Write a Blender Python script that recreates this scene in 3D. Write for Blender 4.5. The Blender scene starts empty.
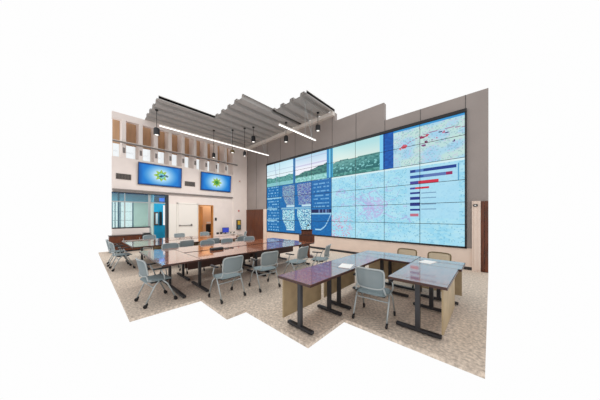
import bpy, bmesh, math, random
from mathutils import Vector, Matrix, noise
random.seed(7)
C = bpy.context.scene.collection
PI = math.pi

# ------------------------------------------------------------------ materials
def s2l(c):
    c = c / 255.0
    return c / 12.92 if c <= 0.04045 else ((c + 0.055) / 1.055) ** 2.4
def rgb(r, g, b): return (s2l(r), s2l(g), s2l(b), 1)

def mat(name, col, rough=0.6, metal=0.0, spec=0.5, nscale=0, namt=0.0, bump=0.0, stretch=(1, 1, 1), coat=0.0):
    m = bpy.data.materials.new(name); m.use_nodes = True
    nt = m.node_tree; b = nt.nodes['Principled BSDF']
    b.inputs['Base Color'].default_value = col
    b.inputs['Roughness'].default_value = rough
    b.inputs['Metallic'].default_value = metal
    b.inputs['Specular IOR Level'].default_value = spec
    b.inputs['Coat Weight'].default_value = coat
    b.inputs['Coat Roughness'].default_value = 0.05; b.inputs['Coat IOR'].default_value = 2.3
    if nscale:
        tc = nt.nodes.new('ShaderNodeTexCoord'); mp = nt.nodes.new('ShaderNodeMapping')
        mp.inputs['Scale'].default_value = stretch
        nz = nt.nodes.new('ShaderNodeTexNoise'); nz.inputs['Scale'].default_value = nscale
        nz.inputs['Detail'].default_value = 4
        nt.links.new(tc.outputs['Object'], mp.inputs[0]); nt.links.new(mp.outputs[0], nz.inputs['Vector'])
        mx = nt.nodes.new('ShaderNodeMix'); mx.data_type = 'RGBA'
        mx.inputs['A'].default_value = tuple(max(0, c * (1 - namt)) for c in col[:3]) + (1,)
        mx.inputs['B'].default_value = tuple(min(1, c * (1 + namt)) for c in col[:3]) + (1,)
        cr = nt.nodes.new('ShaderNodeMapRange'); cr.inputs[1].default_value = 0.35; cr.inputs[2].default_value = 0.65
        nt.links.new(nz.outputs['Fac'], cr.inputs[0]); nt.links.new(cr.outputs[0], mx.inputs['Factor'])
        nt.links.new(mx.outputs['Result'], b.inputs['Base Color'])
        if bump:
            bp = nt.nodes.new('ShaderNodeBump'); bp.inputs['Strength'].default_value = bump
            bp.inputs['Distance'].default_value = 0.01
            nt.links.new(nz.outputs['Fac'], bp.inputs['Height']); nt.links.new(bp.outputs[0], b.inputs['Normal'])
    return m

def emit(name, col, strength):
    m = bpy.data.materials.new(name); m.use_nodes = True
    b = m.node_tree.nodes['Principled BSDF']
    b.inputs['Base Color'].default_value = (0.02, 0.02, 0.02, 1)
    b.inputs['Emission Color'].default_value = col
    b.inputs['Emission Strength'].default_value = strength
    return m

def screen_mat(name, strength):
    m = bpy.data.materials.new(name); m.use_nodes = True
    nt = m.node_tree; b = nt.nodes['Principled BSDF']
    b.inputs['Base Color'].default_value = (0.01, 0.01, 0.01, 1)
    b.inputs['Roughness'].default_value = 0.45; b.inputs['Specular IOR Level'].default_value = 0.15
    a = nt.nodes.new('ShaderNodeAttribute'); a.attribute_name = 'Picture'
    nt.links.new(a.outputs['Color'], b.inputs['Emission Color'])
    b.inputs['Emission Strength'].default_value = strength
    return m

def glass(name, tint, g=0.08):
    m = bpy.data.materials.new(name); m.use_nodes = True
    nt = m.node_tree; nt.nodes.remove(nt.nodes['Principled BSDF'])
    out = nt.nodes['Material Output']
    t = nt.nodes.new('ShaderNodeBsdfTransparent'); t.inputs[0].default_value = tint
    gl = nt.nodes.new('ShaderNodeBsdfGlossy'); gl.inputs['Roughness'].default_value = 0.02
    mx = nt.nodes.new('ShaderNodeMixShader'); mx.inputs[0].default_value = g
    nt.links.new(t.outputs[0], mx.inputs[1]); nt.links.new(gl.outputs[0], mx.inputs[2])
    nt.links.new(mx.outputs[0], out.inputs[0])
    return m

def mesh_fabric(name, col, see):
    m = bpy.data.materials.new(name); m.use_nodes = True
    nt = m.node_tree; b = nt.nodes['Principled BSDF']
    b.inputs['Base Color'].default_value = col; b.inputs['Roughness'].default_value = 0.7
    b.inputs['Alpha'].default_value = 1 - see
    return m

M = {}
M['wall'] = mat('warm white plaster', rgb(238, 226, 219), 0.75, nscale=3, namt=0.02, bump=0.05)
M['cream'] = mat('toned down cream plaster', rgb(226, 206, 192), 0.75, nscale=3, namt=0.03)  # wall plaster darkened to offset overbright lamplight on lower wall and jambs
M['recess'] = mat('white reveal', rgb(244, 238, 230), 0.6)
M['grey'] = mat('taupe grey panel', rgb(154, 144, 139), 0.7, nscale=1.2, namt=0.04)
M['seam'] = mat('panel seam', rgb(96, 92, 90), 0.8)
M['floor'] = mat('beige flecked carpet', rgb(204, 188, 172), 0.9, nscale=26, namt=0.28, bump=0.2)
M['deck'] = mat('grey corrugated metal deck', rgb(176, 172, 168), 0.6, nscale=1, namt=0.04)
M['beam'] = mat('off white painted steel', rgb(222, 214, 206), 0.5)
M['trim'] = mat('grey metal trim', rgb(128, 120, 116), 0.5)
M['dark'] = mat('charcoal metal', rgb(42, 42, 46), 0.4)
M['black'] = mat('black plastic', rgb(22, 22, 25), 0.45)
M['bluegrey'] = mat('blue grey window frame', rgb(72, 108, 124), 0.45)
M['teal'] = mat('teal paint', rgb(30, 160, 196), 0.7, nscale=2, namt=0.12)
M['navy'] = mat('deep blue ceiling tile', rgb(24, 82, 128), 0.7)
M['pale'] = mat('pale green grey paint', rgb(190, 206, 198), 0.8, nscale=2, namt=0.04)
M['door_white'] = mat('white door paint', rgb(240, 234, 226), 0.5)
M['walnut'] = mat('red brown walnut veneer', rgb(92, 44, 18), 0.4, nscale=5, namt=0.35, stretch=(4, 4, 0.5))
M['oak'] = mat('golden oak veneer', rgb(196, 136, 74), 0.5, nscale=6, namt=0.2, stretch=(4, 4, 0.4))
M['peach'] = mat('peach paint', rgb(236, 190, 148), 0.8)
M['table'] = mat('polished brown laminate', rgb(168, 98, 62), 0.14, spec=0.9, nscale=7, namt=0.16, stretch=(5, 0.5, 1), coat=1.0)
M['edge'] = mat('dark table edge', rgb(66, 36, 28), 0.4)
M['modesty'] = mat('tan modesty panel', rgb(168, 146, 112), 0.6, nscale=5, namt=0.12)
M['steel'] = mat('light grey painted steel', rgb(170, 176, 176), 0.35, metal=0.2)
M['fabric'] = mat('grey blue fabric', rgb(128, 142, 146), 0.85, nscale=40, namt=0.15)
M['meshback'] = mesh_fabric('grey blue woven mesh', rgb(140, 152, 156), 0.25)
M['meshthin'] = mesh_fabric('thin tan mesh', rgb(206, 190, 160), 0.45)
M['olive'] = mat('bronze frame', rgb(112, 96, 62), 0.4, metal=0.3)
M['lamp'] = emit('linear lamp diffuser', (1, 0.98, 0.95, 1), 2.2)
M['spot'] = emit('spot lens', (1, 0.97, 0.9, 1), 1.6)
M['blind'] = mat('brown roller blind', rgb(196, 158, 124), 0.8, nscale=6, namt=0.1, stretch=(1, 1, .2))
M['glass'] = glass('clear glass', (0.97, 0.99, 1, 1))
M['glass_teal'] = glass('pale teal glass', (0.86, 0.97, 0.96, 1))
M['glass_blue'] = glass('blue tinted glass', (0.42, 0.70, 0.84, 1), 0.1)
M['screen'] = screen_mat('video wall picture', 1.0)
M['vent'] = mat('vent slat', rgb(120, 108, 98), 0.6)
M['paper'] = mat('white paper', rgb(240, 240, 238), 0.8)
M['blue'] = emit('blue screen glow', rgb(30, 60, 190), 0.9)
M['bluelamp'] = emit('bright blue glow', rgb(40, 140, 255), 1.2)
M['red'] = mat('red enamel', rgb(190, 30, 26), 0.4)
M['yellow'] = mat('yellow label', rgb(214, 176, 60), 0.5)
M['green'] = mat('leaf green', rgb(70, 110, 50), 0.7)

# ------------------------------------------------------------------ mesh builder
class MB:
    def __init__(s): s.bm = bmesh.new()
    def box(s, x0, x1, y0, y1, z0, z1, bev=0.0):
        b = bmesh.new(); bmesh.ops.create_cube(b, size=1)
        bmesh.ops.scale(b, vec=(x1 - x0, y1 - y0, z1 - z0), verts=b.verts)
        bmesh.ops.translate(b, vec=((x0 + x1) / 2, (y0 + y1) / 2, (z0 + z1) / 2), verts=b.verts)
        if bev: bmesh.ops.bevel(b, geom=b.edges[:], offset=bev, segments=2, affect='EDGES', profile=0.6)
        s.add(b); return s
    def add(s, b, mx=None):
        if mx is not None: bmesh.ops.transform(b, matrix=mx, verts=b.verts)
        me = bpy.data.meshes.new('t'); b.to_mesh(me); b.free(); s.bm.from_mesh(me); bpy.data.meshes.remove(me)
    def tube(s, pts, r, n=8, closed=False):
        pts = [Vector(p) for p in pts]; N = len(pts); rings = []
        for i, p in enumerate(pts):
            if closed: d = (pts[(i + 1) % N] - pts[i - 1])
            else: d = pts[min(i + 1, N - 1)] - pts[max(i - 1, 0)]
            d.normalize()
            u = d.cross(Vector((0, 0, 1)))
            if u.length < 0.05: u = d.cross(Vector((0, 1, 0)))
            u.normalize(); v = d.cross(u)
            rings.append([s.bm.verts.new(p + r * (math.cos(2 * PI * k / n) * u + math.sin(2 * PI * k / n) * v)) for k in range(n)])
        for i in range(N if closed else N - 1):
            a, b = rings[i], rings[(i + 1) % N]
            for k in range(n): s.bm.faces.new((a[k], a[(k + 1) % n], b[(k + 1) % n], b[k]))
        if not closed:
            s.bm.faces.new(rings[0][::-1]); s.bm.faces.new(rings[-1])
        return s
    def lathe(s, prof, at=(0, 0, 0), n=20):
        rings = []
        for r, z in prof:
            rings.append([s.bm.verts.new((at[0] + r * math.cos(2 * PI * k / n), at[1] + r * math.sin(2 * PI * k / n), at[2] + z)) for k in range(n)])
        for a, b in zip(rings, rings[1:]):
            for k in range(n): s.bm.faces.new((a[k], a[(k + 1) % n], b[(k + 1) % n], b[k]))
        s.bm.faces.new(rings[0][::-1]); s.bm.faces.new(rings[-1])
        return s
    def disc(s, c, axis, r, w, n=14):
        b = bmesh.new(); bmesh.ops.create_cone(b, cap_ends=True, segments=n, radius1=r, radius2=r, depth=w)
        q = Vector((0, 0, 1)).rotation_difference(Vector(axis)).to_matrix().to_4x4()
        s.add(b, Matrix.Translation(c) @ q); return s
    def build(s, name, m, parent=None, smooth=False):
        bmesh.ops.recalc_face_normals(s.bm, faces=s.bm.faces)
        me = bpy.data.meshes.new(name); s.bm.to_mesh(me); s.bm.free()
        me.materials.append(m)
        if smooth:
            for p in me.polygons: p.use_smooth = len(p.vertices) < 6
        o = bpy.data.objects.new(name, me); C.objects.link(o)
        if parent: o.parent = parent
        return o

def bx(name, m, x0, x1, y0, y1, z0, z1, parent=None, bev=0):
    return MB().box(x0, x1, y0, y1, z0, z1, bev).build(name, m, parent)
def thing(name, label, cat, loc=(0, 0, 0), rz=0, group=None):
    o = bpy.data.objects.new(name, None); C.objects.link(o)
    o.location = loc; o.rotation_euler = (0, 0, rz); o.empty_display_size = 0.1
    o['label'] = label; o['category'] = cat
    if group: o['group'] = group
    return o
def tag(o, label, cat, group=None):
    o['label'] = label; o['category'] = cat
    if group: o['group'] = group
    return o
def struct(o, label=None):
    o['kind'] = 'structure'
    if label: o['label'] = label; o['category'] = o.name.split('_')[0]
    return o
def sempty(name, label, loc):
    o = thing(name, label, name.split('_')[0], loc); o['kind'] = 'structure'; return o
def copy_tree(o, parent=None):
    c = o.copy(); C.objects.link(c); c.parent = parent
    for ch in [x for x in C.objects if x.parent == o]: copy_tree(ch, c)
    return c

# The room, in metres. x = -12.55 is the long white wall on the left, y = 7.97 the wall
# that carries the video wall, z = 0 the floor, z = 6.4 the underside of the roof deck.
XL, YS, ZC = -12.55, 7.97, 6.4

# ------------------------------------------------------------------ shell
f = MB(); f.box(XL - .2, -4.15, .52, YS, -.05, 0).box(-4.15, -3.1, 1.6, YS, -.05, 0).box(-3.1, -1.68, 1.95, YS, -.05, 0).box(-1.68, -.04, 2.82, YS, -.05, 0).box(-15.6, XL - .2, 1.15, 7.5, -.05, 0)
struct(f.build('floor', M['floor']), 'beige flecked carpet floor')

b = MB(); pitch = .60
for bx0, bx1, by0 in ((XL, XL + 2.65, 2.15), (XL + 2.65, XL + 5.25, 4.45), (XL + 5.25, XL + 7.3, 6.0)):
    prof = []; k = 0
    while XL + pitch * k < bx1:
        x = XL + pitch * k; k += 1
        prof += [(min(max(q, bx0), bx1), z_) for q, z_ in ((x, ZC), (x + .34, ZC), (x + .37, ZC + .12), (x + .57, ZC + .12)) if bx0 - .4 < q < bx1 + .4]
    prof = [p for i, p in enumerate(prof) if i == 0 or p != prof[i - 1]]
    vt = [[b.bm.verts.new((px, y, pz)) for px, pz in prof] for y in (by0, YS)]
    vb = [[b.bm.verts.new((px, y, pz + .03)) for px, pz in prof] for y in (by0, YS)]
    for k in range(len(prof) - 1):
        b.bm.faces.new((vt[0][k], vt[0][k + 1], vt[1][k + 1], vt[1][k]))
        b.bm.faces.new((vb[0][k], vb[1][k], vb[1][k + 1], vb[0][k + 1]))
struct(b.build('ceiling', M['deck']), 'grey corrugated metal roof deck')

# wall with the video wall
w = MB(); w.box(XL - .2, XL + 7.3, YS, YS + .2, .645, ZC); w.box(XL + 7.3, -3.0, YS, YS + .2, .645, 6.0); w.box(-3.0, -.04, YS, YS + .2, .645, 5.3); struct(w.build('wall_back', M['grey']), 'taupe grey upper wall around the video wall')
struct(bx('wall_back_base', M['cream'], XL - .2, -.04, YS - .03, YS + .17, 0, .645), 'cream lower band of wall under the video wall')
s = MB()
for k in range(10):
    xx = -10.22 + 1.2075 * k - 1.2
    s.box(xx - .01, xx + .01, YS - .006, YS + .01, 2.1 if k < 1 or k > 8 else .65, ZC if xx < XL + 7.3 else (6.0 if xx < -3 else 5.3))
struct(s.build('trim_1', M['seam']), 'thin vertical seams of the grey wall panels')
struct(bx('baseboard_back', M['dark'], -10.3, -.04, YS - .05, YS - .03, 0, .09), 'dark baseboard')
struct(bx('trim_2', M['beam'], XL, XL + 7.3, YS - .16, YS - .001, ZC - .17, ZC - .002), 'pale beam where deck meets grey wall')
struct(bx('trim_3', M['cream'], -10.56, -10.24, YS - .08, YS - .031, 0, 2.06), 'cream jamb beside left walnut door')
struct(bx('trim_4', M['cream'], -.40, -.205, YS - .08, YS - .031, 0, 2.06), 'cream jamb beside right walnut door')
struct(bx('trim_5', M['cream'], -.35, -.29, YS - .1, YS - .079, 0, 2.06), 'raised moulding on right jamb')

def walnut_door(name, x0, x1, label):
    d = sempty(name, label, ((x0 + x1) / 2, YS - .06, 0))
    h = (x1 - x0) / 2
    bx('door_leaf', M['walnut'], -h, -.004, -.02, .03, .01, 2.05, d, .004)
    bx('door_leaf', M['walnut'], .004, h, -.02, .03, .01, 2.05, d, .004)
    return d
walnut_door('door_1', XL + .01, -10.57, 'walnut double door in the left corner')
walnut_door('door_2', -.2, -.04, 'edge of walnut door at the right end')

# long left wall with its openings
w = MB(); T = .22; X0 = XL - T
w.box(X0, XL, .95, 2.38, 0, 1.06)                    # under the glazing
w.box(X0, XL, .95, 7.97, 2.74, 4.36)                 # band that carries the screens
w.box(X0, XL, 3.17, 4.68, 0, 2.74)
w.box(X0, XL, 4.68, 5.57, 2.28, 2.74)
w.box(X0, XL, 5.57, 7.97, 0, 2.74)
w.box(X0, XL, 6.93 + .1, 7.97, 4.36, ZC)
w.box(X0 + .1, XL + .04, 6.9, 7.93, 0, ZC - .01)          # pilaster by the corner
w.box(X0, XL, .95, 7.0, 6.1, ZC); w.box(XL - .9, X0, 1.02, 7.1, 4.2, 4.36)
for k in range(0, 10):
    yc = 1.364 + .63 * k
    w.box(XL - .9, XL - .01, yc - .075, yc + .075, 4.36, 6.4); w.box(XL - .01, XL, yc - .075, yc + .075, 4.36, 6.1)
struct(w.build('wall_left', M['wall']), 'warm white wall under and between the high windows')

n = 0
for k in range(0, 10):
    y0 = 1.364 + .63 * (k - 1) + .075 + (.21 if k == 0 else 0); y1 = 1.289 + .63 * k; n += 1
    wd = sempty('window_%d' % n, 'tall narrow high window with a brown blind half drawn', (XL, (y0 + y1) / 2, 4.36))
    f = MB(); h = (y1 - y0) / 2
    f.box(-.86, -.80, -h, -h + .02, 0, 2.04).box(-.86, -.80, h - .02, h, 0, 2.04).box(-.86, -.80, -h, h, 0, .03).box(-.86, -.80, -h, h, 2.01, 2.04)
    f.build('window_frame', M['recess'], wd)
    bx('pane', M['glass'], -.84, -.83, -h + .02, h - .02, .03, 2.01, wd)
    bx('roller_blind', M['blind'], -.79, -.775, -h + .005, h - .005, .80, 2.03, wd)
for k in range(0, 10):
    yc = 1.364 + .63 * k
    o = MB().box(XL + .001, XL + .03, yc - .045, yc + .045, 4.58, 4.82, .006).build('wall_bracket', M['trim'])
    tag(o, 'small grey bracket on a white pier between high windows', 'bracket', 'small brackets between the high windows')

struct(bx('trim_6', M['trim'], XL + .001, XL + .13, .95, 6.83, 2.80, 2.87), 'grey ledge running under the wall screens')
struct(bx('trim_7', M['dark'], XL + .001, XL + .05, .95, 3.15, 2.70, 2.74), 'dark head rail of the office glazing')

# office glazing
g = sempty('window_15', 'interior glazing into the blue lit office', (XL - .1, 1.4, 1.06))
bx('window_sill', M['dark'], -.08, .11, -.45, .98, -.02, .03, g)
def gb(name, m, y0, y1, z0, z1, dx=.04): return bx(name, m, -dx, dx, y0 - 1.4, y1 - 1.4, z0 - 1.06, z1 - 1.06, g)
gb('mullion', M['bluegrey'], 1.15, 1.21, 1.06, 2.74)
gb('mullion', M['steel'], 1.38, 1.42, 1.06, 2.74); gb('mullion', M['bluegrey'], 1.68, 1.72, 1.06, 2.29)
gb('mullion', M['steel'], 2.30, 2.40, 1.06, 2.74)
gb('transom', M['steel'], .95, 2.4, 2.27, 2.32, .045)
gb('pane', M['glass_teal'], .95, 2.3, 1.09, 2.27, .006); gb('pane', M['glass_blue'], .95, 2.3, 2.32, 2.72, .006)

d = sempty('door_3', 'open doorway into the blue lit office', (XL - .1, 2.75, 0))
bx('door_frame', M['dark'], -.12, .13, .31, .42, 0, 2.74, d); bx('door_frame', M['steel'], -.1, .1, -.41, -.33, 0, 1.06, d)
bx('transom', M['steel'], -.05, .05, -.35, .31, 2.27, 2.32, d)
bx('pane', M['glass_blue'], -.006, .006, -.35, .31, 2.32, 2.72, d)

# office behind
XO = -15.5
w = MB()
w.box(XO - .1, XO, 1.16, 2.1, 0, .95); w.box(XO - .1, XO, 1.16, 2.1, 2.43, 2.9); w.box(XO - .1, XO, 2.1, 2.85, 0, 2.9)
struct(w.build('wall_office', M['pale']), 'pale green grey office wall')
wf = MB()
for yy in (1.16, 1.28, 1.5, 2.06): wf.box(XO - .06, XO + .02, yy, yy + .045, .95, 2.43)
wf.box(XO - .06, XO + .02, 1.16, 2.1, .92, .97).box(XO - .05, XO + .01, 1.16, 2.1, 1.36, 1.38).box(XO - .05, XO + .01, 1.16, 2.1, 1.86, 1.875)
wo = sempty('window_16', 'bright office window with slim frames', (0, 0, 0)); wf.build('window_frame', M['bluegrey'], wo)
bx('pane', M['glass'], XO - .04, XO - .03, 1.16, 2.1, .95, 2.43, wo)
struct(bx('wall_partition', M['pale'], XO, XO + 1.3, 2.80, 2.86, 0, 2.9), 'partition inside the office')
w = MB(); w.box(-15.1, -15.0, 2.86, 3.50, 0, 2.9).box(-15.1, -15.0, 3.68, 4.3, 0, 2.9).box(-15.1, -15.0, 3.5, 3.68, 0, 1.05).box(-15.1, -15.0, 3.5, 3.68, 2.3, 2.9)
w.box(-15.1, X0, 4.3, 4.4, 0, 2.9)
struct(w.build('wall_teal', M['teal']), 'teal wall seen through the open doorway')
struct(bx('ceiling_office', M['navy'], -15.6, X0 - .01, 1.16, 4.4, 2.9, 3.0), 'deep blue office ceiling')
p = thing('picture_frame', 'brown and white framed picture on the teal office wall', 'picture', (-14.995, 3.1, 1.46))
bx('frame', M['walnut'], 0, .03, -.14, .14, -.4, .4, p); bx('print', M['paper'], .03, .034, 0.0, .11, -.33, .33, p)
p = thing('poster', 'narrow black poster right of the framed picture on teal wall', 'poster', (-14.995, 3.36, 1.46))
bx('board', M['black'], 0, .02, -.075, .075, -.42, .42, p)
p = thing('wall_monitor', 'glowing blue monitor high on the teal office wall', 'monitor', (-14.99, 3.3, 2.62))
bx('casing', M['black'], 0, .04, -.3, .3, -.14, .16, p); bx('screen', M['bluelamp'], .04, .044, -.02, .26, -.1, .12, p)

# white door with panic bar
d = sempty('door_4', 'white door with a horizontal push bar', (XL, 4.12, 0))
bx('door_leaf', M['door_white'], .002, .045, -.49, .49, .01, 2.28, d, .004)
f = MB(); f.box(.002, .06, -.56, -.5, 0, 2.35).box(.002, .06, .5, .545, 0, 2.35).box(.002, .06, -.56, .545, 2.29, 2.35)
f.build('door_frame', M['recess'], d)
pb = MB(); pb.box(.07, .10, -.46, .2, 1.08, 1.11, .005).box(.045, .09, -.46, -.4, 1.06, 1.13).box(.045, .10, .14, .21, 1.06, 1.17)
pb.build('push_bar', M['trim'], d)
bx('side_panel', M['door_white'], .002, .03, -.94, -.57, .01, 2.28, d)
# oak doorway
d = sempty('door_5', 'oak framed doorway with its leaf swung inward', (XL, 5.12, 0))
f = MB(); f.box(-.22, .03, -.45, -.39, 0, 2.28).box(-.22, .03, .40, .45, 0, 2.28).box(-.22, .03, -.45, .45, 2.23, 2.28)
f.build('door_frame', M['oak'], d)
lf = MB().box(0, .86, -.02, .02, .01, 2.21).build('door_leaf', M['oak'], d)
lf.location = (-.2, -.37, 0); lf.rotation_euler = (0, 0, PI / 2 + .92)
MB().tube([(.74, -.03, 1.0), (.74, -.07, 1.0), (.64, -.07, 1.0)], .012).build('door_handle', M['steel'], lf)
w = MB(); w.box(-14.3, -14.2, 4.45, 7.4, 0, 2.6).box(-14.3, X0, 7.4, 7.5, 0, 2.6).box(-14.3, X0, 4.45, 4.5, 0, 2.6)
struct(w.build('wall_hall', M['peach']), 'peach hallway wall behind the oak doorway')

# ------------------------------------------------------------------ things on the left wall
def vent(y, z, w_, h_, label):
    t = thing('wall_vent', label, 'vent', (XL, y, z), 0, 'louvred vents on the white wall')
    bx('backing', M['dark'], .001, .01, -w_ / 2, w_ / 2, -h_ / 2, h_ / 2, t)
    f = MB(); f.box(.01, .03, -w_ / 2, w_ / 2, h_ / 2 - .015, h_ / 2).box(.01, .03, -w_ / 2, w_ / 2, -h_ / 2, -h_ / 2 + .015)
    f.box(.01, .03, -w_ / 2, -w_ / 2 + .015, -h_ / 2, h_ / 2).box(.01, .03, w_ / 2 - .015, w_ / 2, -h_ / 2, h_ / 2).build('frame', M['vent'], t)
    s = MB()
    for k in range(4): s.box(.01, .025, -w_ / 2, w_ / 2, -h_ / 2 + h_ * (k + .7) / 5, -h_ / 2 + h_ * (k + .7) / 5 + .014)
    for k in range(1, 5): s.box(.01, .02, -w_ / 2 + w_ * k / 5 - .006, -w_ / 2 + w_ * k / 5 + .006, -h_ / 2, h_ / 2)
    s.build('louvre', M['vent'], t)
vent(1.35, 3.46, .54, .26, 'louvred vent left of the larger wall screen'); vent(4.23, 3.45, .54, .26, 'louvred vent between the two wall screens')

def picture(name, x0, x1, z0, z1, nu, nv, fn, parent, m, yf):
    """a flat display face in the local x-z plane facing -y; one colour per cell"""
    bm = bmesh.new(); cl = bm.loops.layers.float_color.new('Picture')
    V = [[bm.verts.new((x0 + (x1 - x0) * i / nu, yf, z1 + (z0 - z1) * j / nv)) for i in range(nu + 1)] for j in range(nv + 1)]
    for j in range(nv):
        for i in range(nu):
            f = bm.faces.new((V[j][i], V[j + 1][i], V[j + 1][i + 1], V[j][i + 1]))
            c = fn((i + .5) / nu, (j + .5) / nv)
            c = rgb(*[max(0, min(255, q)) for q in c])
            for l in f.loops: l[cl] = c
    me = bpy.data.meshes.new(name); bm.to_mesh(me); bm.free(); me.materials.append(m)
    o = bpy.data.objects.new(name, me); C.objects.link(o); o.parent = parent
    return o
def lerp(a, b, t):
    t = max(0, min(1, t)); return tuple(p + (q - p) * t for p, q in zip(a, b))
def nz(x, y, s=1.0, o=0): return noise.noise(Vector((x * s, y * s, o * 7.3)))

def tv_pic(kind):
    def fn(u, v):
        x = (u - .5) * 1.78; y = (v - .5)
        r = math.hypot(x * .8, y)
        c = lerp((214, 240, 252), (18, 122, 208), (r - .16) / .44)
        if abs(x) > .72: c = lerp(c, (6, 80, 156), (abs(x) - .72) / .2)
        if v < .05 or v > .95: c = lerp(c, (10, 60, 130), .6)
        rr = math.hypot(x * .92, y); a = math.atan2(y, x)
        pet = .225 + .05 * math.cos(8 * a)
        if rr < pet:
            c = (104, 168, 52) if (int((a + PI) * 8 / PI + .5) % 2) else (160, 198, 76)
            if kind == 1 and rr < .1: c = (60, 140, 60)
        if kind == 0 and math.hypot(x - .02, y - .01) < .13: c = (120, 200, 206)
        if kind == 0 and math.hypot((x + .03), (y - .05) * 1.5) < .06: c = (24, 70, 70)
        if kind == 0 and abs(y + .01 - .03 * math.sin(30 * x)) < .035 and -.04 < x < .28: c = (52, 92, 150)
        return c
    return fn
def tv(y, kind, label):
    t = thing('wall_screen', label, 'screen', (XL + .12, y, 3.70), 0)

    cs = bx('casing', M['black'], -.05, .0, -.955, .955, -.54, .54, t, .006)
    face = picture('display', -.93, .93, -.515, .515, 64, 36, tv_pic(kind), t, M['screen'], 0)
    face.rotation_euler = (0, 0, PI / 2); face.location = (.003, 0, 0)
    bx('wall_mount', M['dark'], -.119, -.05, -.2, .2, -.2, .2, t)
    t.rotation_euler = (0, math.radians(4), 0)
    return t
tv(2.82, 0, 'large wall screen with green emblem and blue lettering, nearer the doorway')
tv(5.74, 1, 'wall screen with plain green star emblem, above the oak doorway')

p = thing('card_reader', 'small black card reader right of the oak doorway', 'card reader', (XL, 5.73, 1.42))
bx('body', M['black'], .001, .035, -.055, .055, -.09, .09, p, .006); bx('keypad', M['dark'], .035, .04, -.03, .03, -.05, .04, p)
p = thing('extinguisher_cabinet', 'dark glazed cabinet with a fire extinguisher on the pilaster', 'cabinet', (XL + .04, 7.26, .7))
bx('body', M['dark'], .001, .11, -.15, .15, 0, .66, p, .008); bx('door_panel', M['yellow'], .11, .118, -.10, .10, .34, .6, p); bx('door_panel', M['bluegrey'], .11, .118, -.10, .10, .05, .3, p)
p = thing('fire_alarm', 'small reddish alarm pull above the extinguisher cabinet', 'fire alarm', (XL + .04, 7.3, 1.97))
bx('body', M['red'], .001, .04, -.05, .05, -.05, .05, p, .006); bx('pull_bar', M['paper'], .04, .05, -.03, .03, -.012, .012, p)
p = thing('alarm_strobe', 'pale alarm strobe high on the pilaster by the corner', 'alarm', (XL + .04, 7.34, 3.97))
bx('body', M['beam'], .001, .05, -.06, .06, -.09, .09, p, .008); bx('lens', M['red'], .05, .065, -.04, .04, -.02, .03, p)
p = thing('door_sign', 'tiny dark sign on the cream jamb beside the right walnut door', 'sign', (-.31, YS - .105, 1.93))
bx('plate', M['dark'], -.06, .04, -.012, -.002, -.035, .035, p); bx('label_strip', M['paper'], -.03, .01, -.015, -.012, -.01, .012, p)

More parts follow.
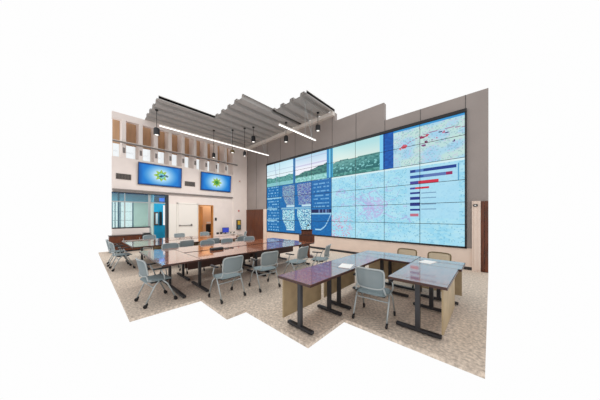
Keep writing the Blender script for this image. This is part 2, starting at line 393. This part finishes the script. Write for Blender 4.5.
# ------------------------------------------------------------------ video wall
def wallpic(u, v):
    # u 0..8 from the left, v 0..6 from the top, in display panels
    n1 = nz(u, v, 9); n2 = nz(u, v, 22, 1); n3 = nz(u, v, 3, 2)
    if v < 2.0 and u < 3.95:
        if u < 1.93:
            c = lerp((188, 226, 240), (224, 240, 246), v / 1.1)
            ridge = 1.25 + .16 * n3 - .05 * u
            if v > ridge: c = lerp((110, 176, 170), (62, 128, 128), .5 + n1)
            if v > 1.72: c = lerp(c, (150, 214, 224), .7)
            if abs(v - .62) < .03 or abs(u - .62 - v * .1) < .03: c = lerp(c, (150, 170, 200), .5)
            return c
        if u < 2.05: return (34, 116, 176)
        if u < 3.78:
            c = lerp((176, 214, 236), (236, 236, 246), v)
            ridge = 1.45 - .33 * (u - 2.05) + .12 * n3
            if v > ridge: c = lerp((64, 132, 122), (28, 92, 96), .5 + n1 * 1.4)
            if v > 1.62 + .05 * n1: c = lerp((110, 180, 172), (170, 224, 226), .5 + n1)
            if abs(v - .75) < .03 or abs(v - .2) < .025: c = lerp(c, (166, 150, 200), .4)
            return c
        return (44, 132, 190) if u < 3.88 else (120, 200, 226)
    if v < 2.0 and u < 5.86:
        if u < 4.06: return (40, 150, 196)
        c = lerp((176, 222, 226), (228, 236, 226), v * .9 - .12 * (u - 4))
        ridge = 1.02 - .05 * (u - 4) + .07 * n3
        if v > ridge: c = lerp((96, 160, 156), (30, 100, 104), (v - ridge) * 1.6 + n1 * .9)
        if v > ridge + .25 and n1 > .18: c = (120, 190, 190)
        if v > 1.8: c = lerp(c, (70, 140, 130), .6)
        return c
    if v < 2.0 and u < 6.27:
        if u < 5.97: return (128, 206, 240)
        return lerp((14, 74, 156), (22, 96, 182), .5 + n1)
    if v < 2.0:
        if v < .12 - .0 * u: return (60, 150, 210)
        c = lerp((160, 208, 234), (196, 226, 226), .5 + n3 * .9)
        if n3 > .05 and 6.5 < u: c = lerp(c, (190, 222, 206), .4)
        if n2 > .3: c = lerp(c, (120, 160, 176), .4)
        if n2 < -.32: c = lerp(c, (200, 184, 220), .5)
        for (a, b_, r, col) in ((6.57, .98, .10, (212, 80, 96)), (6.48, 1.02, .06, (226, 110, 110)), (7.05, .68, .07, (150, 50, 90)), (7.18, .64, .05, (190, 60, 80)),
                                (7.08, 1.1, .07, (120, 70, 120)), (7.14, .95, .05, (110, 50, 90)), (7.5, .62, .05, (60, 40, 90)), (7.56, .66, .05, (190, 60, 90)), (7.62, .72, .04, (70, 50, 110)),
                                (7.78, 1.15, .045, (90, 60, 120)), (7.4, .86, .04, (180, 80, 110)), (7.3, .9, .035, (100, 70, 130))):
            if (abs(u - a) + abs(v - b_) * .9) < r * (1 + n2): c = col
        arc = 1.0 - .5 * math.sin((u - 6.45) * 1.5)
        if abs(v - arc) < .02 and u > 6.5: c = lerp(c, (150, 90, 130), .6)
        return c
    if u < 4.0:
        if u < 1.1:                                   # text column
            c = lerp((8, 98, 162), (20, 118, 184), .5 + n1)
            row = v % .25
            if .07 < row < .15 and .12 < u < .95 and nz(int(u * 26), int(v * 4), 1.7, 5) > .02: c = (126, 186, 224)
            if abs(v - 3.05) < .05 or abs(v - 4.0) < .05 and u < .8 or abs(v - 5.0) < .05 and u < .8: c = (150, 206, 236)
            return c
        if u < 2.98:                                  # two columns of maps
            k = 0 if u < 2.05 else 1
            a = (u - 1.2) / .8 if k == 0 else (u - 2.18) / .78
            lo = v > 4.0
            b_ = (v - 4.12) / 1.7 if lo else (v - 2.12) / 1.76
            base = lerp((6, 96, 164), (16, 114, 182), .5 + n1)
            if 0 < a < 1 and 0 < b_ < 1:
                inset = max(0, b_ - .45) * (.75 if k == 0 else .62)
                ok = (a > inset) if k == 0 else (a > .55 * max(0, b_ - .3) * (1 if lo else .3))
                if b_ > .92: return (190, 222, 236) if a > .35 else base
                if ok:
                    c = (134, 206, 224) if lo else ((98, 150, 188) if k == 0 else (84, 122, 186))
                    if n2 > .12: c = lerp(c, (226, 244, 246) if lo else (170, 190, 190), .7)
                    if n2 < -.16: c = lerp(c, (24, 70, 140) if lo else (88, 66, 150), .75)
                    return c
            if abs(v - 4.0) < .04: return (150, 210, 240)
            return base
        c = lerp((8, 94, 162), (18, 112, 180), .5 + n1)
        if v < 4.1 and (v % .28) < .1 and 3.12 < u < 3.9 and nz(int(u * 26), int(v * 3.57), 1.3, 8) > -.12: c = (104, 166, 214)
        if 4.15 < v < 4.38: c = (18, 30, 84) if nz(int(u * 20), 1, 2.2, 3) > -.2 else (90, 120, 170)
        if 4.42 < v < 4.5: c = (150, 200, 230)
        gy = 5.62 - .85 * max(0, (u - 3.35) / .55) ** 2.2
        if abs(v - gy) < .05 and u > 3.2: c = (160, 210, 236)
        return c
    # the big light map
    c = lerp((150, 212, 236), (172, 222, 240), .5 + n3)
    if n1 > .12: c = lerp(c, (188, 230, 236), .4)
    if n2 > .34: c = lerp(c, (104, 166, 196), .4)
    dx, dy = u - 5.5, (v - 3.95) * .6
    r = math.hypot(dx, dy); a = math.atan2(dy, dx) + .9 * nz(u, v, 1.6, 4)
    if r < 1.35 and abs(math.sin(a * 6)) < .10 / max(r, .25) * (.6 + .4 * (r < .6)): c = lerp(c, (188, 162, 218), .6 - r * .25)
    if abs(r - .42 - .3 * n3) < .025 or abs(dy - .5 * dx - .3 * n3) < .03 and r < 1.4: c = lerp(c, (178, 156, 216), .45)
    if math.hypot((u - 5.65) * 1.2, (v - 4.1) * .6) < .4 and n1 > -.1: c = lerp(c, (190, 168, 222), .5)
    if u < 4.9 and v > 4.4 and nz(u, v, 7, 6) > .22: c = lerp(c, (214, 178, 212), .45)
    if u < 4.8 and v > 4.6 and n2 > .34: c = (206, 140, 180)
    if abs(v - 2.04) < .04: c = (210, 236, 240)
    ys = [2.32, 2.62, 2.93, 3.19, 3.46, 3.73, 4.02, 4.30, 4.57]
    ends = [7.84, 7.76, 7.45, 7.23, 7.0, 7.0, 7.0, 7.0, 6.98]
    if 6.68 < u < 7.9 and 2.15 < v < 4.75: c = lerp(c, (170, 218, 240), .7)
    for i, (yy, e) in enumerate(zip(ys, ends)):
        if abs(v - yy) < .062 and 6.74 < u < e:
            if i == 0: c = (30, 60, 140) if (u > 7.08 or u < 6.88) else (84, 128, 190)
            elif i == 1: c = (44, 84, 160) if u < 7.08 else ((92, 116, 176) if u < 7.6 else (150, 40, 90))
            elif i in (2, 3): c = (70, 70, 150) if u < 6.98 - .1 * (i - 2) else (200, 44, 70)
            elif i == 8: c = (190, 110, 130)
            else: c = (34, 50, 134)
        elif i > 3 and i < 8 and abs(v - yy) < .025 and 7.03 < u < 7.4: c = (120, 160, 190)
    if abs(u - 7.88) < .015 and 2.2 < v < 3.0: c = (90, 160, 200)
    return c

vw = thing('video_wall', 'huge video wall of tiled displays showing maps, charts and landscapes', 'video wall', (-10.22, YS + .02, .685))
PW, PH = 9.66 / 8, 4.08 / 6
bx('backing', M['black'], .0, 9.66, -.045, -.021, 0, 4.08, vw)
f = MB(); f.box(-.05, 0, -.075, -.021, -.05, 4.15).box(9.66, 9.70, -.075, -.021, -.05, 4.15).box(-.05, 9.70, -.1, -.021, 4.08, 4.18).box(-.05, 9.70, -.075, -.021, -.05, 0)
f.build('bezel_frame', M['black'], vw)
for j in range(6):
    for i in range(8):
        g_ = .008
        pn = bx('display_panel', M['black'], i * PW + g_ * .4, (i + 1) * PW - g_ * .4, -.065, -.045, 4.08 - (j + 1) * PH + g_ * .4, 4.08 - j * PH - g_ * .4, vw)
        picture('display', i * PW + g_, (i + 1) * PW - g_, 4.08 - (j + 1) * PH + g_, 4.08 - j * PH - g_, 36, 20,
                (lambda a, b_, i=i, j=j: wallpic(i + a, j + b_)), pn, M['screen'], -.067)

# ------------------------------------------------------------------ lamps
def linear_lamp(x, y0, label, lit=True):
    t = thing('linear_pendant_lamp', label, 'lamp', (x, 0, 5.0), 0, 'long linear pendant lamps' if lit else None)
    y1 = 7.15
    if lit:
        bx('housing', M['beam'], -.025, .025, y0, y1, .008, .055, t); bx('diffuser', M['lamp'], -.024, .024, y0, y1, -.008, .008, t)
        for yy in ((4.9, 6.9) if x < -8 else (6.9, 6.45)):
            MB().tube([(0, yy, .07), (0, yy + .0, ZC - 5.0)], .008, 6).build('suspension_cable', M['steel'], t)
        MB().tube([(0, 6.9, .07), (.0, 6.4, ZC - 5.0)], .008, 6).build('suspension_cable', M['steel'], t)
    else:
        bx('housing', M['trim'], -.035, .035, y0, y1, 0, .055, t); bx('top_edge', M['beam'], -.036, .036, y0, y1, .055, .08, t)
        for yy in (1.1, 3.2, 5.7): bx('wall_arm', M['trim'], -.12, -.03, yy - .02, yy + .02, .02, .05, t)
    return t
linear_lamp(-9.07, 2.0, 'lit white linear lamp crossing above the wall screens')
linear_lamp(-5.72, 5.0, 'lit white linear lamp ending before the left of the video wall')
linear_lamp(XL + .121, .95, 'unlit grey linear lamp running along the high windows', False)
for x, ya, yb in ((-9.07, 2.0, 7.15), (-5.72, 5.0, 7.15)):
    L = bpy.data.lights.new('linear_light', 'AREA'); L.shape = 'RECTANGLE'; L.size = .05; L.size_y = yb - ya; L.energy = 34 * (yb - ya); L.color = (1, .97, .93)
    o = bpy.data.objects.new('linear_light', L); C.objects.link(o); o.location = (x, (ya + yb) / 2, 4.97)

for nm, x, y, z, e, c in (('office_ceiling_lamp', -14.0, 3.3, 2.86, 26, (.75, .95, 1)), ('office_ceiling_lamp', -14.0, 1.2, 2.86, 40, (1, 1, 1)), ('hall_ceiling_lamp', -13.6, 6.0, 2.75, 10, (1, .86, .7))):  # unseen fill lights added to brighten the office and the hall
    L = bpy.data.lights.new(nm, 'AREA'); L.size = .8; L.energy = e; L.color = c
    o = bpy.data.objects.new(nm, L); C.objects.link(o); o.location = (x, y, z)

def spot(x, y, z, label, r=.085, h=.24, lens='spot', body='black'):
    t = thing('pendant_spotlight', label, 'spotlight', (x, y, z), 0, None)
    MB().lathe([(r * .55, h * .55), (r * .9, h * .45), (r, h * .3), (r, -h * .5), (r * .86, -h * .5)]).build('lamp_shade', M[body], t)
    MB().lathe([(r * .6, -h * .515), (r * .6, -h * .5)]).build('lens', M[lens], t)
    MB().tube([(0, 0, h * .5), (0, 0, ZC - z)], .012, 6).build('rod', M['black'], t)
    MB().lathe([(.06, ZC - z - .05), (.06, ZC - z)]).build('ceiling_rose', M['black'], t)
spot(-11.26, 5.03, 5.0, 'small black pendant spotlight hanging lowest above the second wall screen')
spot(-9.76, 6.05, 5.0, 'black pendant spotlight close to the corner, hanging low')
spot(-9.3, 6.3, 5.75, 'black pendant spotlight near the corner, hung high beside the beam', .11, .3)
spot(-10.46, 5.72, 5.2, 'brownish pendant spotlight between two black ones', .12, .14, body='olive')
spot(-7.62, 7.12, 5.55, 'black pendant spotlight with bright lens by the top left of the video wall', .11, .3)
spot(-5.81, 7.44, 5.68, 'black pendant spotlight above the lamp end, right of the beam', .11, .26)
spot(-10.97, 2.31, 5.42, 'dark brown round pendant spotlight in front of the brown blinds', .12, .3, body='dark')

# ------------------------------------------------------------------ chairs
def make_chair(name, thin=False):
    """faces +y, origin on the floor below the seat"""
    t = thing(name, '', 'chair')
    fr = M['olive'] if thin else M['steel']
    # seat: a rounded, dished cushion
    b = MB(); N = 10; top = []
    bm = b.bm; grid = {}
    for side in (1, 0):
        for i in range(N + 1):
            for j in range(N + 1):
                a = -1 + 2 * i / N; c = -1 + 2 * j / N
                k = 1 - .10 * (abs(a) ** 6 + abs(c) ** 6) / 2
                xx = .235 * a * (1 - .12 * abs(c) ** 4); yy = .225 * c * (1 - .12 * abs(a) ** 4)
                edge = max(abs(a), abs(c)) ** 6
                zz = (.465 - .03 * edge - .012 * (1 - a * a) * (1 - c * c)) if side else (.425 + .008 * edge)
                if c > .7: zz -= .02 * (c - .7) / .3
                grid[(side, i, j)] = bm.verts.new((xx, yy, zz))
    for side in (0, 1):
        for i in range(N):
            for j in range(N):
                bm.faces.new([grid[(side, i, j)], grid[(side, i + 1, j)], grid[(side, i + 1, j + 1)], grid[(side, i, j + 1)]])
    ring = [(i, 0) for i in range(N)] + [(N, j) for j in range(N)] + [(N - i, N) for i in range(N)] + [(0, N - j) for j in range(N)]
    for a, c in zip(ring, ring[1:] + ring[:1]):
        bm.faces.new([grid[(0,) + a], grid[(0,) + c], grid[(1,) + c], grid[(1,) + a]])
    b.build('seat', M['fabric'], t, True)
    # backrest shell, curved and leaning
    b = MB(); bm = b.bm; H0, H1 = .53, (.80 if thin else .835); gg = {}
    def bp(a, c, off):
        ww = .215 * (1 - .05 * (1 - c)); k = (1 - abs(a) ** 8 * .0)
        z = H0 + (H1 - H0) * c; y = -.235 - .06 * c + .055 * a * a - off
        return (ww * a, y, z)
    for side in (0, 1):
        for i in range(N + 1):
            for j in range(7):
                a = -1 + 2 * i / N; c = j / 6
                lim = .96 if c in (0, 1) else 1
                gg[(side, i, j)] = bm.verts.new(bp(a * lim, c, .006 * side))
    for side in (0, 1):
        for i in range(N):
            for j in range(6):
                bm.faces.new([gg[(side, i, j)], gg[(side, i + 1, j)], gg[(side, i + 1, j + 1)], gg[(side, i, j + 1)]])
    ring = [(i, 0) for i in range(N)] + [(N, j) for j in range(6)] + [(N - i, 6) for i in range(N)] + [(0, 6 - j) for j in range(6)]
    for a, c in zip(ring, ring[1:] + ring[:1]):
        bm.faces.new([gg[(0,) + a], gg[(0,) + c], gg[(1,) + c], gg[(1,) + a]])
    b.build('backrest', M['meshthin'] if thin else M['meshback'], t, True)
    # rounded loop around the back
    pts = []
    for k in range(40):
        th = 2 * PI * k / 40
        ca, sa = math.cos(th), math.sin(th)
        a = math.copysign(abs(ca) ** .35, ca); c = (math.copysign(abs(sa) ** .35, sa) + 1) / 2
        pts.append(bp(a, c, .003))
    MB().tube(pts, .013, 8, True).build('back_frame', fr, t, True)
    for sx in (-1, 1):
        MB().tube([(sx * .20, -.215, .56), (sx * .225, -.2, .47), (sx * .235, -.1, .44)], .012).build('back_support', fr, t, True)
        ar = MB(); ar.tube([(sx * .24, .06, .43), (sx * .275, .04, .52), (sx * .275, -.02, .65)], .011)
        a_ = ar.build('arm_support', fr, t, True)
        MB().box(sx * .275 - .025, sx * .275 + .025, -.14, .12, .65, .675, .008).build('armrest', M['black'], t)
        for fy in (1, -1):
            lg = MB(); lg.tube([(sx * .235, .03 * fy, .43), (sx * .25, .10 * fy, .36), (sx * .25, .235 * fy, .075)], .013); lg = lg.build('leg', fr, t, True)
            c = MB(); c.disc((sx * .25, .245 * fy, .034), (1, 0, 0), .033, .022); c.box(sx * .25 - .014, sx * .25 + .014, .225 * fy - .012, .225 * fy + .02, .045, .085, .004)
            c.build('caster', M['black'], lg)
    MB().box(-.2, .2, -.14, .14, .395, .425, .006).build('seat_pan', M['black'], t)
    MB().tube([(-.25, -.12, .33), (.25, -.12, .33)], .010).build('stretcher', fr, t)
    return t
proto = make_chair('conference_chair'); thin = make_chair('mesh_back_chair', True)
used = {}
def place(p, x, y, ang, label, group=None):
    o = p if p not in used else copy_tree(p)
    used[p] = 1
    o.location = (x, y, 0); o.rotation_euler = (0, 0, ang); o['label'] = label
    if group: o['group'] = group
    return o
G1 = 'grey chairs along the near side of the middle table'
W = PI / 2      # faces -x
for x, y, a, l in ((-3.87, 2.0, W + .05, 'grey mesh chair, nearest of the row at the middle table'),
                   (-3.78, 2.86, W - .1, 'grey mesh chair, second along the near side of middle table'),
                   (-3.72, 3.84, W + .12, 'grey mesh chair with dark casters, third along the middle table'),
                   (-3.45, 4.5, W + .35, 'grey mesh chair turned aside, right in front of the lectern')):
    place(proto, x, y, a, l, G1)
place(proto, -4.68, .98, .1, 'grey chair at the left end of the middle table')
place(proto, -8.3, .86, .05, 'grey chair at left end of far table, nearer of two')
place(proto, -9.15, .84, -.05, 'grey chair at left end of far table, closer to the walnut cabinet')
for k, (y, l) in enumerate(((1.75, 'leftmost of grey chairs behind the middle table'), (2.75, 'second grey chair from left behind middle table'),
                            (3.45, 'third grey chair from left behind middle table'), (4.3, 'grey chair behind middle table, last before the lectern'))):
    place(proto, -6.42, y, -W + .08 * (-1) ** k, l, 'grey chairs behind the middle table')
for k, (y, l) in enumerate(((2.3, 'grey chair on near side of far table, leftmost'), (3.2, 'grey chair on near side of far table, middle'), (4.3, 'grey chair on near side of far table, rightmost'))):
    place(proto, -7.38, y, W + .1 * (-1) ** k, l, 'grey chairs on the near side of the far table')
for k, (y, l) in enumerate(((1.9, 'grey chair behind far table by the blue doorway'), (3.0, 'grey chair behind far table by the white door'),
                            (4.1, 'grey chair behind far table by the oak doorway'))):
    place(proto, -9.95, y, -W, l, 'grey chairs behind the far table')
place(proto, -9.0, 5.35, PI - .4, 'pale chair past the right end of the far table, beside walnut door')
place(thin, -1.50, 5.24, PI, 'thin mesh chair with bronze frame, left one behind the U table')
place(thin, -.83, 5.18, PI, 'thin mesh chair with bronze frame, right one behind the U table')
place(proto, -1.36, 3.2, .1, 'grey chair tucked inside the U shaped table')

# ------------------------------------------------------------------ tables
def slab(t, x0, x1, y0, y1, name='tabletop'):
    o = bx(name, M['table'], x0, x1, y0, y1, .715, .74, t)
    e = MB(); r = .006
    e.box(x0 - r, x1 + r, y0 - r, y0, .705, .739).box(x0 - r, x1 + r, y1, y1 + r, .705, .739).box(x0 - r, x0, y0, y1, .705, .739).box(x1, x1 + r, y0, y1, .705, .739)
    e.build('edge_band', M['edge'], o)
    return o
def tleg(t, x0, x1, y):
    l = MB(); l.box(x0, x1, y - .03, y + .03, .02, .06, .006).box((x0 + x1) / 2 - .03, (x0 + x1) / 2 + .03, y - .025, y + .025, .06, .68).box(x0 + .05, x1 - .05, y - .02, y + .02, .68, .714)
    l.build('leg', M['dark'], t)
def desk(x0, x1, y0, y1, label, group, panel=None, legs='y'):
    cx, cy = (x0 + x1) / 2, (y0 + y1) / 2
    t = thing('conference_table', label, 'table', (cx, cy, 0), 0, group)
    hx, hy = (x1 - x0) / 2, (y1 - y0) / 2
    slab(t, -hx + .008, hx - .008, -hy + .008, hy - .008)
    if hy < .36: tleg(t, -hx + .08, hx - .08, .05)
    elif legs == 'y':
        tleg(t, -hx + .08, hx - .08, -hy + .15); tleg(t, -hx + .08, hx - .08, hy - .15)
    if panel == 'x0': bx('modesty_panel', M['modesty'], -hx + .05, -hx + .07, -hy + .05, hy - .05, .12, .705, t)
    if panel == 'x1': bx('modesty_panel', M['modesty'], hx - .07, hx - .05, -hy + .05, hy - .05, .12, .705, t)
    if panel in ('dx0', 'dx1'): bx('modesty_panel', M['edge'], *((-hx + .05, -hx + .07) if panel == 'dx0' else (hx - .07, hx - .05)), -hy + .05, hy - .05, .34, .705, t)
    if panel == 'y1': bx('modesty_panel', M['modesty'], -hx + .05, hx - .05, hy - .07, hy - .05, .12, .705, t)
    return t
g1 = 'tables pushed together as the middle block'; g2 = 'tables pushed together as the far block'
desk(-6.40, -4.28, .98, 1.67, 'glossy brown table closing the left end of the middle block', g1)
for k, (a, b_) in enumerate(((1.67, 3.48), (3.48, 5.29))):
    desk(-5.30, -4.28, a, b_, ('glossy brown table, near row, left half of middle block', 'glossy brown table, near row, right half of middle block ending by lectern')[k], g1, 'dx0')
    desk(-6.40, -5.38, a, b_, ('glossy brown table, rear row, left half of middle block', 'glossy brown table, rear row, right half of middle block')[k], g1, 'dx1')
desk(-9.60, -7.36, .98, 1.67, 'brown table closing the left end of the far block', g2)
for k, (a, b_) in enumerate(((1.67, 3.2), (3.2, 4.75))):
    desk(-8.44, -7.36, a, b_, ('brown table, near row, left half of the far block', 'brown table, near row, right half of the far block')[k], g2, 'x0')
    desk(-9.60, -8.52, a, b_, ('brown table, rear row, left half of the far block', 'brown table, rear row, right half of the far block')[k], g2, 'x1')
g0 = 'tables forming the U in front of the video wall'
desk(-2.30, -1.67, 3.0, 4.25, 'glossy table, left arm of the U, nearer the video wall', g0, 'x0')
desk(-2.30, -1.67, 1.98, 3.0, 'glossy brown table, near end of the U left arm', g0, 'x0')
desk(-2.30, -1.1, 4.25, 5.03, 'glossy corner table of the U nearest the video wall', g0, 'y1')
desk(-1.1, -.34, 4.25, 4.93, 'glossy table at the far right corner of the U', g0, 'y1')
desk(-1.1, -.38, 3.05, 4.25, 'glossy table, right arm of the U', g0, 'x1')
for (x, y, r, l) in ((-1.86, 3.18, .3, 'white paper on the left arm of the U table'), (-.88, 4.52, -.2, 'white paper on the right arm of the U table')):
    p = tag(bx('paper_sheet', M['paper'], -.105, .105, -.148, .148, 0, .003), l, 'paper'); p.location = (x, y, .7405); p.rotation_euler = (0, 0, r)

p = thing('table_power_box', 'black power box with cables on the seam of the middle table', 'power box', (-5.2, 2.4, .74))
bx('body', M['black'], -.06, .06, -.16, .16, .001, .06, p, .01)
MB().tube([(0, .16, .02), (.06, .26, .012), (-.02, .36, .012), (.07, .44, .012)], .01).build('cable', M['black'], p)

# lectern
p = thing('lectern', 'red brown wooden lectern standing before the video wall', 'lectern', (-5.33, 6.1, 0), PI * 0 + .75)
bx('column', M['walnut'], -.12, .12, -.12, .14, .05, .62, p, .006); bx('base', M['walnut'], -.24, .24, -.2, .2, 0, .05, p, .006)
bx('body', M['walnut'], -.30, .30, -.19, .2, .6, .86, p, .008); bx('band', M['edge'], -.305, .305, -.195, .205, .86, .89, p)
b = MB(); b.box(-.21, .21, -.17, .19, .89, 1.04, .006); b.build('upper_body', M['walnut'], p)
tp = MB().box(-.24, .24, -.2, .2, -.012, .012, .004).build('reading_desk', M['walnut'], p); tp.location = (0, 0, 1.06); tp.rotation_euler = (-.12, 0, 0)
p = thing('microphone', 'black gooseneck microphone on the lectern', 'microphone', (-5.33, 6.1, 1.085), .75)
MB().tube([(0, .05, 0), (0, .04, .08), (.03, 0, .14), (.06, -.04, .16)], .012).build('neck', M['black'], p); MB().lathe([(.01, 0), (.03, .01), (.035, .04), (.02, .07)], (.06, -.04, .14)).build('head', M['black'], p)

# cabinet under the glazing and the machine on it
p = thing('walnut_cabinet', 'low walnut cabinet under the office glazing', 'cabinet', (XL + .27, .5, 0))
bx('body', M['walnut'], -.25, .23, .33, 1.45, .06, .72, p); bx('plinth', M['dark'], -.23, .2, .35, 1.43, 0, .06, p); bx('worktop', M['edge'], -.26, .26, .31, 1.47, .72, .75, p)
for k in (3, 4):
    d_ = bx('door', M['walnut'], .23, .25, -1.38 + .565 * k, -1.38 + .565 * k + .55, .08, .70, p, .003)
    MB().tube([(.265, -1.38 + .565 * k + .48, .5), (.265, -1.38 + .565 * k + .48, .62)], .008).build('handle', M['steel'], d_)
p = thing('printer', 'black printer on a stand beside the walnut cabinet', 'printer', (XL + .3, 2.18, .5))
bx('body', M['black'], -.2, .2, -.17, .17, 0, .24, p, .02); bx('paper_tray', M['dark'], -.12, .12, -.12, .12, .24, .28, p, .01)
bx('scanner_lid', M['dark'], -.18, .18, -.15, .15, .28, .30, p, .005)
p = thing('side_stand', 'small dark stand carrying the printer', 'stand', (XL + .3, 2.18, 0))
bx('shelf', M['dark'], -.2, .2, -.18, .18, .47, .499, p)
for sx in (-.18, .18):
    for sy in (-.16, .16): bx('leg', M['dark'], sx - .012, sx + .012, sy - .012, sy + .012, 0, .47, p)

# console by the wall with monitor and small plants
p = thing('console_table', 'white console table against the wall under the card reader', 'console table', (XL + .32, 6.25, 0))
bx('tabletop', M['beam'], -.27, .27, -.7, .7, .46, .5, p, .005)
for sx in (-.24, .24):
    for sy in (-.67, .67): bx('leg', M['beam'], sx - .02, sx + .02, sy - .02, sy + .02, 0, .46, p)
p = thing('desktop_monitor', 'blue lit monitor on the white console table', 'monitor', (XL + .3, 6.22, .5), .0)
bx('stand', M['black'], -.07, .07, -.1, .1, 0.001, .015, p); bx('neck', M['black'], -.015, .0, -.03, .03, .015, .1, p)
bx('casing', M['dark'], .0, .03, -.22, .22, .07, .40, p, .006); bx('screen', M['blue'], .03, .034, -.2, .2, .09, .38, p)
for (y, l, w_) in ((5.72, 'black box at left end of the console table', .12), (5.93, 'black box between the left box and the monitor', .1)):
    p = thing('small_speaker', l, 'speaker', (XL + .3, y, .5)); bx('body', M['black'], -.06, .06, -w_ / 2, w_ / 2, .001, .12, p, .01); MB().disc((.062, 0, .06), (1, 0, 0), .035, .006).build('cone', M['dark'], p)
for k, (y, l) in enumerate(((6.58, 'small green plant on console, next to the monitor'), (6.8, 'small green plant at right end of console table'))):
    p = thing('potted_plant', l, 'plant', (XL + .3, y, .5), 0, 'small plants on the console table')
    MB().lathe([(.035, .001), (.05, .05), (.046, .055)]).build('pot', M['dark'], p)
    b = MB()
    for q in range(26):
        a = random.random() * 6.28; r = .03 + random.random() * .07; z = .06 + random.random() * .07
        c = Vector((r * math.cos(a), r * math.sin(a), z)); d1 = Vector((math.cos(a), math.sin(a), .4)) * .03; d2 = Vector((-math.sin(a), math.cos(a), 0)) * .012
        b.bm.faces.new([b.bm.verts.new(v) for v in (c - d1, c + d2, c + d1, c - d2)])
    b.build('foliage', M['green'], p)

# chair with a dark coat seen in the hall
p = thing('hall_chair', 'dark office chair just inside the oak doorway', 'chair', (-13.2, 5.72, 0), -1.3)
bx('seat', M['black'], -.22, .22, -.22, .22, .42, .5, p, .03); bx('backrest', M['black'], -.2, .2, -.25, -.2, .55, 1.1, p, .02)
bx('headrest', M['beam'], -.16, .16, -.26, -.19, 1.12, 1.24, p, .02)
MB().tube([(0, 0, .08), (0, 0, .42)], .025).build('column', M['black'], p); MB().tube([(0, -.2, .45), (0, -.235, .6)], .02).build('back_support', M['black'], p)
for k in range(5):
    a = 2 * PI * k / 5; MB().tube([(0, 0, .09), (.24 * math.cos(a), .24 * math.sin(a), .06)], .018).disc((.25 * math.cos(a), .25 * math.sin(a), .03), (1, 0, 0), .03, .03).build('leg', M['black'], p)

# ------------------------------------------------------------------ camera
FPX = 204.0
cam = bpy.data.cameras.new('camera'); co = bpy.data.objects.new('camera', cam); C.objects.link(co)
cam.sensor_width = 36; cam.sensor_fit = 'HORIZONTAL'; cam.lens = FPX / 600 * 36; cam.shift_y = 16 / 600; cam.clip_start = .05
yaw = math.atan2(.682, .731)
co.location = (0, 0, 1.62); co.rotation_euler = (PI / 2, 0, yaw)
bpy.context.scene.camera = co

# ------------------------------------------------------------------ light
wd = bpy.data.worlds.new('world'); bpy.context.scene.world = wd; wd.use_nodes = True
bg = wd.node_tree.nodes['Background']; bg.inputs[0].default_value = (1, 1, 1, 1); bg.inputs[1].default_value = .99
sc = bpy.context.scene
sc.view_settings.view_transform = 'Standard'; sc.view_settings.look = 'None'
sc.view_settings.exposure = 0; sc.view_settings.gamma = 1
